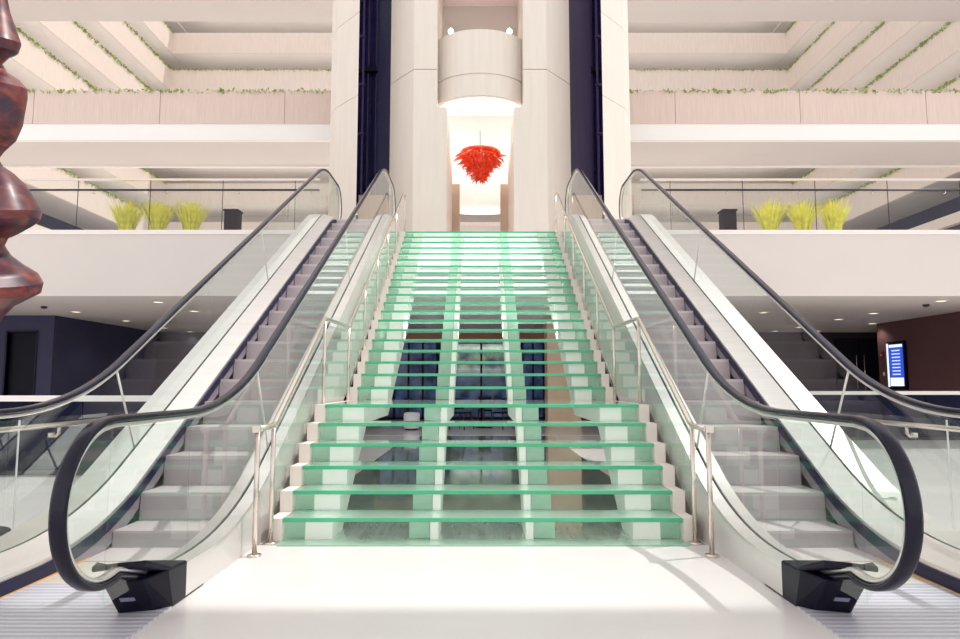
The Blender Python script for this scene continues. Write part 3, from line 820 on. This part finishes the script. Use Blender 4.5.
for s, nm in ((-1, 'left'), (1, 'right')):
    r = thing('waste_bin', 'dark brown square bin behind the %s upper guard beside the grass' % nm, 'bin', (s*5.6, 15, FLOOR2), 'square bins on the upper floor')
    MB().box(5.45, 5.75, 14.85, 15.15, FLOOR2, FLOOR2+.68).build('bin_body', M['brown_box'], r, .01, flip=s)
    MB().box(5.43, 5.77, 14.83, 15.17, FLOOR2+.69, FLOOR2+.73).build('bin_lid', M['brown_box'], r, .008, flip=s)

# ------------------------------------------------------------------ downlights in the soffit
DLL = [(-10.27, 17.06), (-13.28, 22.02), (-10.28, 19.52), (-7.21, 15.01), (-7.2, 16.89), (-13.2, 23.6), (-10.33, 22.02), (-10.17, 23.6)]
DRR = [(10.21, 17.43), (10.16, 19.06), (11.9, 20.4), (11.7, 23.3), (7.27, 17.24), (10.22, 23.3), (10.18, 14.81), (10.3, 21.73)]
def downlight(x, y, lab, grp):
    r = thing('downlight', lab, 'ceiling light', (x, y, SOFFIT), grp)
    MB().lathe([(.135, SOFFIT-.001), (.14, SOFFIT-.012), (.105, SOFFIT-.014), (.1, SOFFIT-.002)], x, y, 20).build('trim_ring', M['lamp_rim'], r)
    MB().lathe([(.1, SOFFIT-.004), (.1, SOFFIT-.009)], x, y, 20).build('lens', M['downlight'], r)
for lst, side in ((DLL, 'left'), (DRR, 'right')):
    order = sorted(lst, key=lambda p: p[0]/p[1])
    for i, (x, y) in enumerate(order):
        downlight(x, y, '%s small round downlight from the left in the soffit %s of the stairs' % (ORD[i], side), 'downlights in the %s soffit' % side)
        l = bpy.data.lights.new('downlight_beam', 'SPOT'); l.energy = 28; l.spot_size = 2.2; l.spot_blend = .6; l.color = (1, .93, .84); l.shadow_soft_size = .1
        lo = bpy.data.objects.new('downlight_beam', l); COL.objects.link(lo); lo.location = (x, y, SOFFIT-.03)
for i, (x, y, lab) in enumerate(((10.3, 15.5, 'small dark smoke detector on the right soffit near its front edge'),
                       (-10.34, 15.9, 'small dark smoke detector on the left soffit near the sculpture'))):
    r = thing('smoke_detector', lab, 'smoke detector', (x, y, SOFFIT))
    MB().lathe([(.07, SOFFIT), (.07, SOFFIT-.03), (.045, SOFFIT-.055)], x, y, 16).build('detector_body', M['dark_steel'], r)

# ------------------------------------------------------------------ directory screen on the right wall
DS = thing('directory_screen', 'tall lit blue directory screen on the brown right hand wall', 'screen', (12.15, 19.65, 1.1))
MB().box(12.05, 12.149, 19.2, 19.98, 1.08, 2.48).build('screen_case', M['door_dark'], DS, .01)
MB().box(12.03, 12.05, 19.92, 19.98, 1.15, 2.42).build('side_light_strip', M['screen_pale'], DS)
PN = MB().box(12.035, 12.05, 19.24, 19.86, 1.18, 2.38).build('display_panel', M['screen'], DS)
MB().box(12.03, 12.036, 19.24, 19.86, 1.18, 1.42).build('footer_panel', M['screen_pale'], PN)
MB().box(12.03, 12.036, 19.24, 19.86, 2.30, 2.38).build('header_panel', M['screen_pale'], PN)
for i in range(8):
    z = 1.50+i*.098; w = .2+.04*((i*3) % 3)
    MB().box(12.03, 12.036, 19.56-w, 19.56+w*.9, z, z+.035).build('listing_row', M['screen_bar'], PN)
r = thing('alarm_pull', 'small dark red alarm box on the brown wall beside the screen', 'alarm', (12.15, 20.36, 2.05))
MB().box(12.10, 12.149, 20.30, 20.42, 2.05, 2.22).build('alarm_box', M['red_plastic'], r, .006)
MB().box(12.085, 12.10, 20.33, 20.39, 2.09, 2.12).build('pull_bar', M['lamp_rim'], r)
r = thing('wall_switch', 'small pale switch plate on the brown wall below the alarm', 'switch', (12.15, 20.36, 1.5))
MB().box(12.14, 12.149, 20.32, 20.40, 1.48, 1.60).build('switch_plate', M['tan_wall'], r)
MB().box(12.13, 12.14, 20.345, 20.375, 1.52, 1.56).build('rocker', M['lamp_rim'], r)

# ------------------------------------------------------------------ seats and tables under the upper floor, seen through the glass steps
def chair(x, y, rz, lab):
    r = thing('cafe_chair', lab, 'chair', (x, y, .004), 'dark chairs behind the glass stairs'); 
    off = root_loc(r)
    def loc(ob):
        for v in ob.data.vertices: v.co += off
    def bld(mb, nm, m, bev=0): o = mb.build(nm, m, r, bev); loc(o); return o
    bld(MB().box(-.21, .21, -.2, .2, .43, .47), 'seat', M['door_dark'], .015)
    bk = MB(); vs = []
    for i in range(7):
        u = -1+2*i/6
        for z in (.55, .85):
            for t in (0, .025): vs.append((u*.2, .2+.05*(1-u*u)+(z-.5)*.12+t, z))
    fs = []
    for i in range(6):
        p, q = 4*i, 4*i+4
        fs += [(p, q, q+2, p+2), (p+1, p+3, q+3, q+1), (p+2, q+2, q+3, p+3), (p, p+1, q+1, q)]
    fs += [(0, 2, 3, 1), (24, 25, 27, 26)]
    bld(bk.add(vs, fs), 'backrest', M['door_dark'])
    for sx in (-1, 1):
        bld(MB().tube([(sx*.18, -.17, .44), (sx*.24, -.24, 0)], .014, 8), 'leg', M['dark_steel'])
        bld(MB().tube([(sx*.19, .25, .8), (sx*.18, .18, .44), (sx*.24, .26, 0)], .014, 8), 'leg', M['dark_steel'])
    r.rotation_euler = (0, 0, rz)
def table(x, y, lab):
    r = thing('cafe_table', lab, 'table', (x, y, .004), 'pale round tables behind the glass stairs')
    MB().lathe([(.38, .72), (.4, .73), (.4, .745), (.38, .75)], x, y, 28).build('tabletop', M['table_top'], r)
    MB().tube([(x, y, .03), (x, y, .73)], .03, 10).build('pedestal', M['dark_steel'], r)
    MB().lathe([(.25, .004), (.25, .015), (.05, .035)], x, y, 24).build('base', M['dark_steel'], r)
table(.1, 19.4, 'pale round cafe table straight behind the glass steps')
table(-2.3, 20.6, 'pale round cafe table behind the left of the glass steps')
chair(-.5, 18.7, 2.6, 'dark cafe chair on the near left of the centre table')
chair(.62, 18.8, -2.4, 'dark cafe chair on the near right of the centre table')
chair(.15, 20.4, 0, 'dark cafe chair on the far side of the centre table')
for i, (x, y) in enumerate(((-1.85, 18.4), (-1.2, 18.9))):
    r = thing('upholstered_stool', 'white drum stool behind the left steps, %s of the two' % ('left' if i == 0 else 'right'), 'stool', (x, y, .004), 'white stools behind the stairs')
    MB().lathe([(.2, .05), (.22, .1), (.22, .42), (.2, .47), (.1, .48)], x, y, 24).build('stool_seat', M['white_seat'], r)
    MB().lathe([(.17, .004), (.17, .06)], x, y, 20).build('stool_base', M['dark_steel'], r)

# ------------------------------------------------------------------ carved wooden sculpture, left edge
SC = thing('wooden_sculpture', 'tall polished red brown carved wooden sculpture at the left edge', 'sculpture', (-4.16, 5.5, 0))
lobes = [   # each lobe: (height, radius) profile; ridges are kept crisp between lobes
    [(0, .17), (.6, .15), (1.15, .11), (1.45, .12), (1.62, .15), (1.76, .19), (1.86, .27), (1.92, .38), (1.96, .45)],
    [(1.96, .45), (2.05, .46)], 
    [(2.05, .46), (2.14, .41), (2.22, .30), (2.30, .21), (2.38, .17), (2.44, .19), (2.50, .28), (2.56, .36), (2.61, .40)],
    [(2.61, .40), (2.68, .41)],
    [(2.68, .41), (2.78, .36), (2.90, .29), (3.0, .2), (3.06, .12), (3.12, .09)],
    [(3.12, .09), (3.18, .12), (3.28, .2), (3.42, .245), (3.52, .255)],
    [(3.52, .255), (3.66, .27), (3.74, .265)],
    [(3.74, .265), (3.82, .2), (3.88, .11), (3.95, .07)],
    [(3.95, .07), (4.02, .12), (4.06, .18)], [(4.06, .18), (4.14, .20)],
    [(4.14, .20), (4.25, .16), (4.42, .10), (4.6, .06), (4.9, .03)]]
m = MB(); K = 48
for li, prof in enumerate(lobes):
    fine = []
    for (z0, r0), (z1, r1) in zip(prof, prof[1:]):
        for i in range(4): fine.append((z0+(z1-z0)*i/4, r0+(r1-r0)*i/4))
    fine.append(prof[-1]); vs = []
    for z, rr in fine:
        for j in range(K):
            a = 2*PI*j/K
            f = math.sin(a)                      # -1 towards the viewer
            q = 1+.22*math.sin(3*a+z*2.3)*abs(f)*(.5 if rr < .2 else 1)
            tilt = .22*f*rr  # lobes lean like stacked petals
            vs.append((-4.16+rr*math.cos(a)*(1 if math.cos(a) > 0 else q), 5.5+rr*q*.95*f, max(0, z+tilt)))
    n = len(fine)
    fs = [(i*K+j, i*K+(j+1) % K, (i+1)*K+(j+1) % K, (i+1)*K+j) for i in range(n-1) for j in range(K)]
    if li == 0: fs.append(list(range(K-1, -1, -1)))
    if li == len(lobes)-1: fs.append([(n-1)*K+j for j in range(K)])
    m.add(vs, fs, 0, True)
vs = []; fs = []
m.add(vs, fs, 0, True).build('carved_body', M['wood'], SC)
MB().lathe([(.34, 0), (.34, .05), (.2, .07)], -4.16, 5.5, 30).build('sculpture_base', M['black_plastic'], SC)

# ------------------------------------------------------------------ light
w = bpy.data.worlds.new('daylight'); scene.world = w; w.use_nodes = True
bg = w.node_tree.nodes['Background']; bg.inputs['Color'].default_value = (1.0, .975, .96, 1); bg.inputs['Strength'].default_value = 1.25
sun = bpy.data.lights.new('sun', 'SUN'); sun.energy = 2.5; sun.angle = .012; sun.color = (1.0, .965, .92)
so = bpy.data.objects.new('sun', sun); COL.objects.link(so)
so.rotation_euler = Vector((.46, .15, .90)).to_track_quat('Z', 'Y').to_euler()
def area(name, loc, rot, sx, sy, e, col=(1, .95, .88)):
    l = bpy.data.lights.new(name, 'AREA'); l.shape = 'RECTANGLE'; l.size = sx; l.size_y = sy; l.energy = e; l.color = col
    o = bpy.data.objects.new(name, l); COL.objects.link(o); o.location = loc; o.rotation_euler = rot
for k, zt in enumerate(tops):  # added fill lights behind the parapets, no fixtures; they brighten the soffits
    if k < 1 or k > 6: continue
    for s in (-1, 1): area('balcony_soffit_fill', (s*(XW+.8), 37, zt-.35), (PI, 0, 0), .5, 27, 70)
    area('balcony_soffit_fill', (0, YB+.8, zt-.35), (PI, 0, 0), 46, .5, 110)
area('niche_wall_fill', (0, 17.4, 8.4), (math.radians(62), 0, 0), 1.4, .5, 60)  # added fill for the curved niche wall, no fixture
area('niche_opening_fill', (0, 19.6, 6.4), (math.radians(30), 0, 0), 1.0, .4, 7)  # added fill inside the niche opening, no fixture

area('under_stair_fill', (0, 12.75, 3.15), (math.radians(100), 0, 0), 3.0, .35, 60, (.97, 1, .97))  # added fill to lift the slab face and upper treads, no fixture
area('under_stair_fill', (0, 10.6, 1.95), (math.radians(130), 0, 0), 3.0, .3, 25, (.97, 1, .97))  # second added fill below the upper flight, no fixture
# ------------------------------------------------------------------ camera
cam = bpy.data.cameras.new('camera'); co = bpy.data.objects.new('camera', cam); COL.objects.link(co)
cam.sensor_width = 36; cam.lens = 675/960*36; cam.clip_end = 300
co.location = (-.03, 0, EYE); co.rotation_euler = (PI/2+.0952, 0, 0)
cam.shift_x = 1.0/960
scene.camera = co
scene.view_settings.view_transform = 'Standard'; scene.view_settings.look = 'None'
scene.view_settings.exposure = 0.0; scene.view_settings.gamma = 1.0
scene.view_settings.use_curve_mapping = False
scene.cycles.max_bounces = 12; scene.cycles.transparent_max_bounces = 40
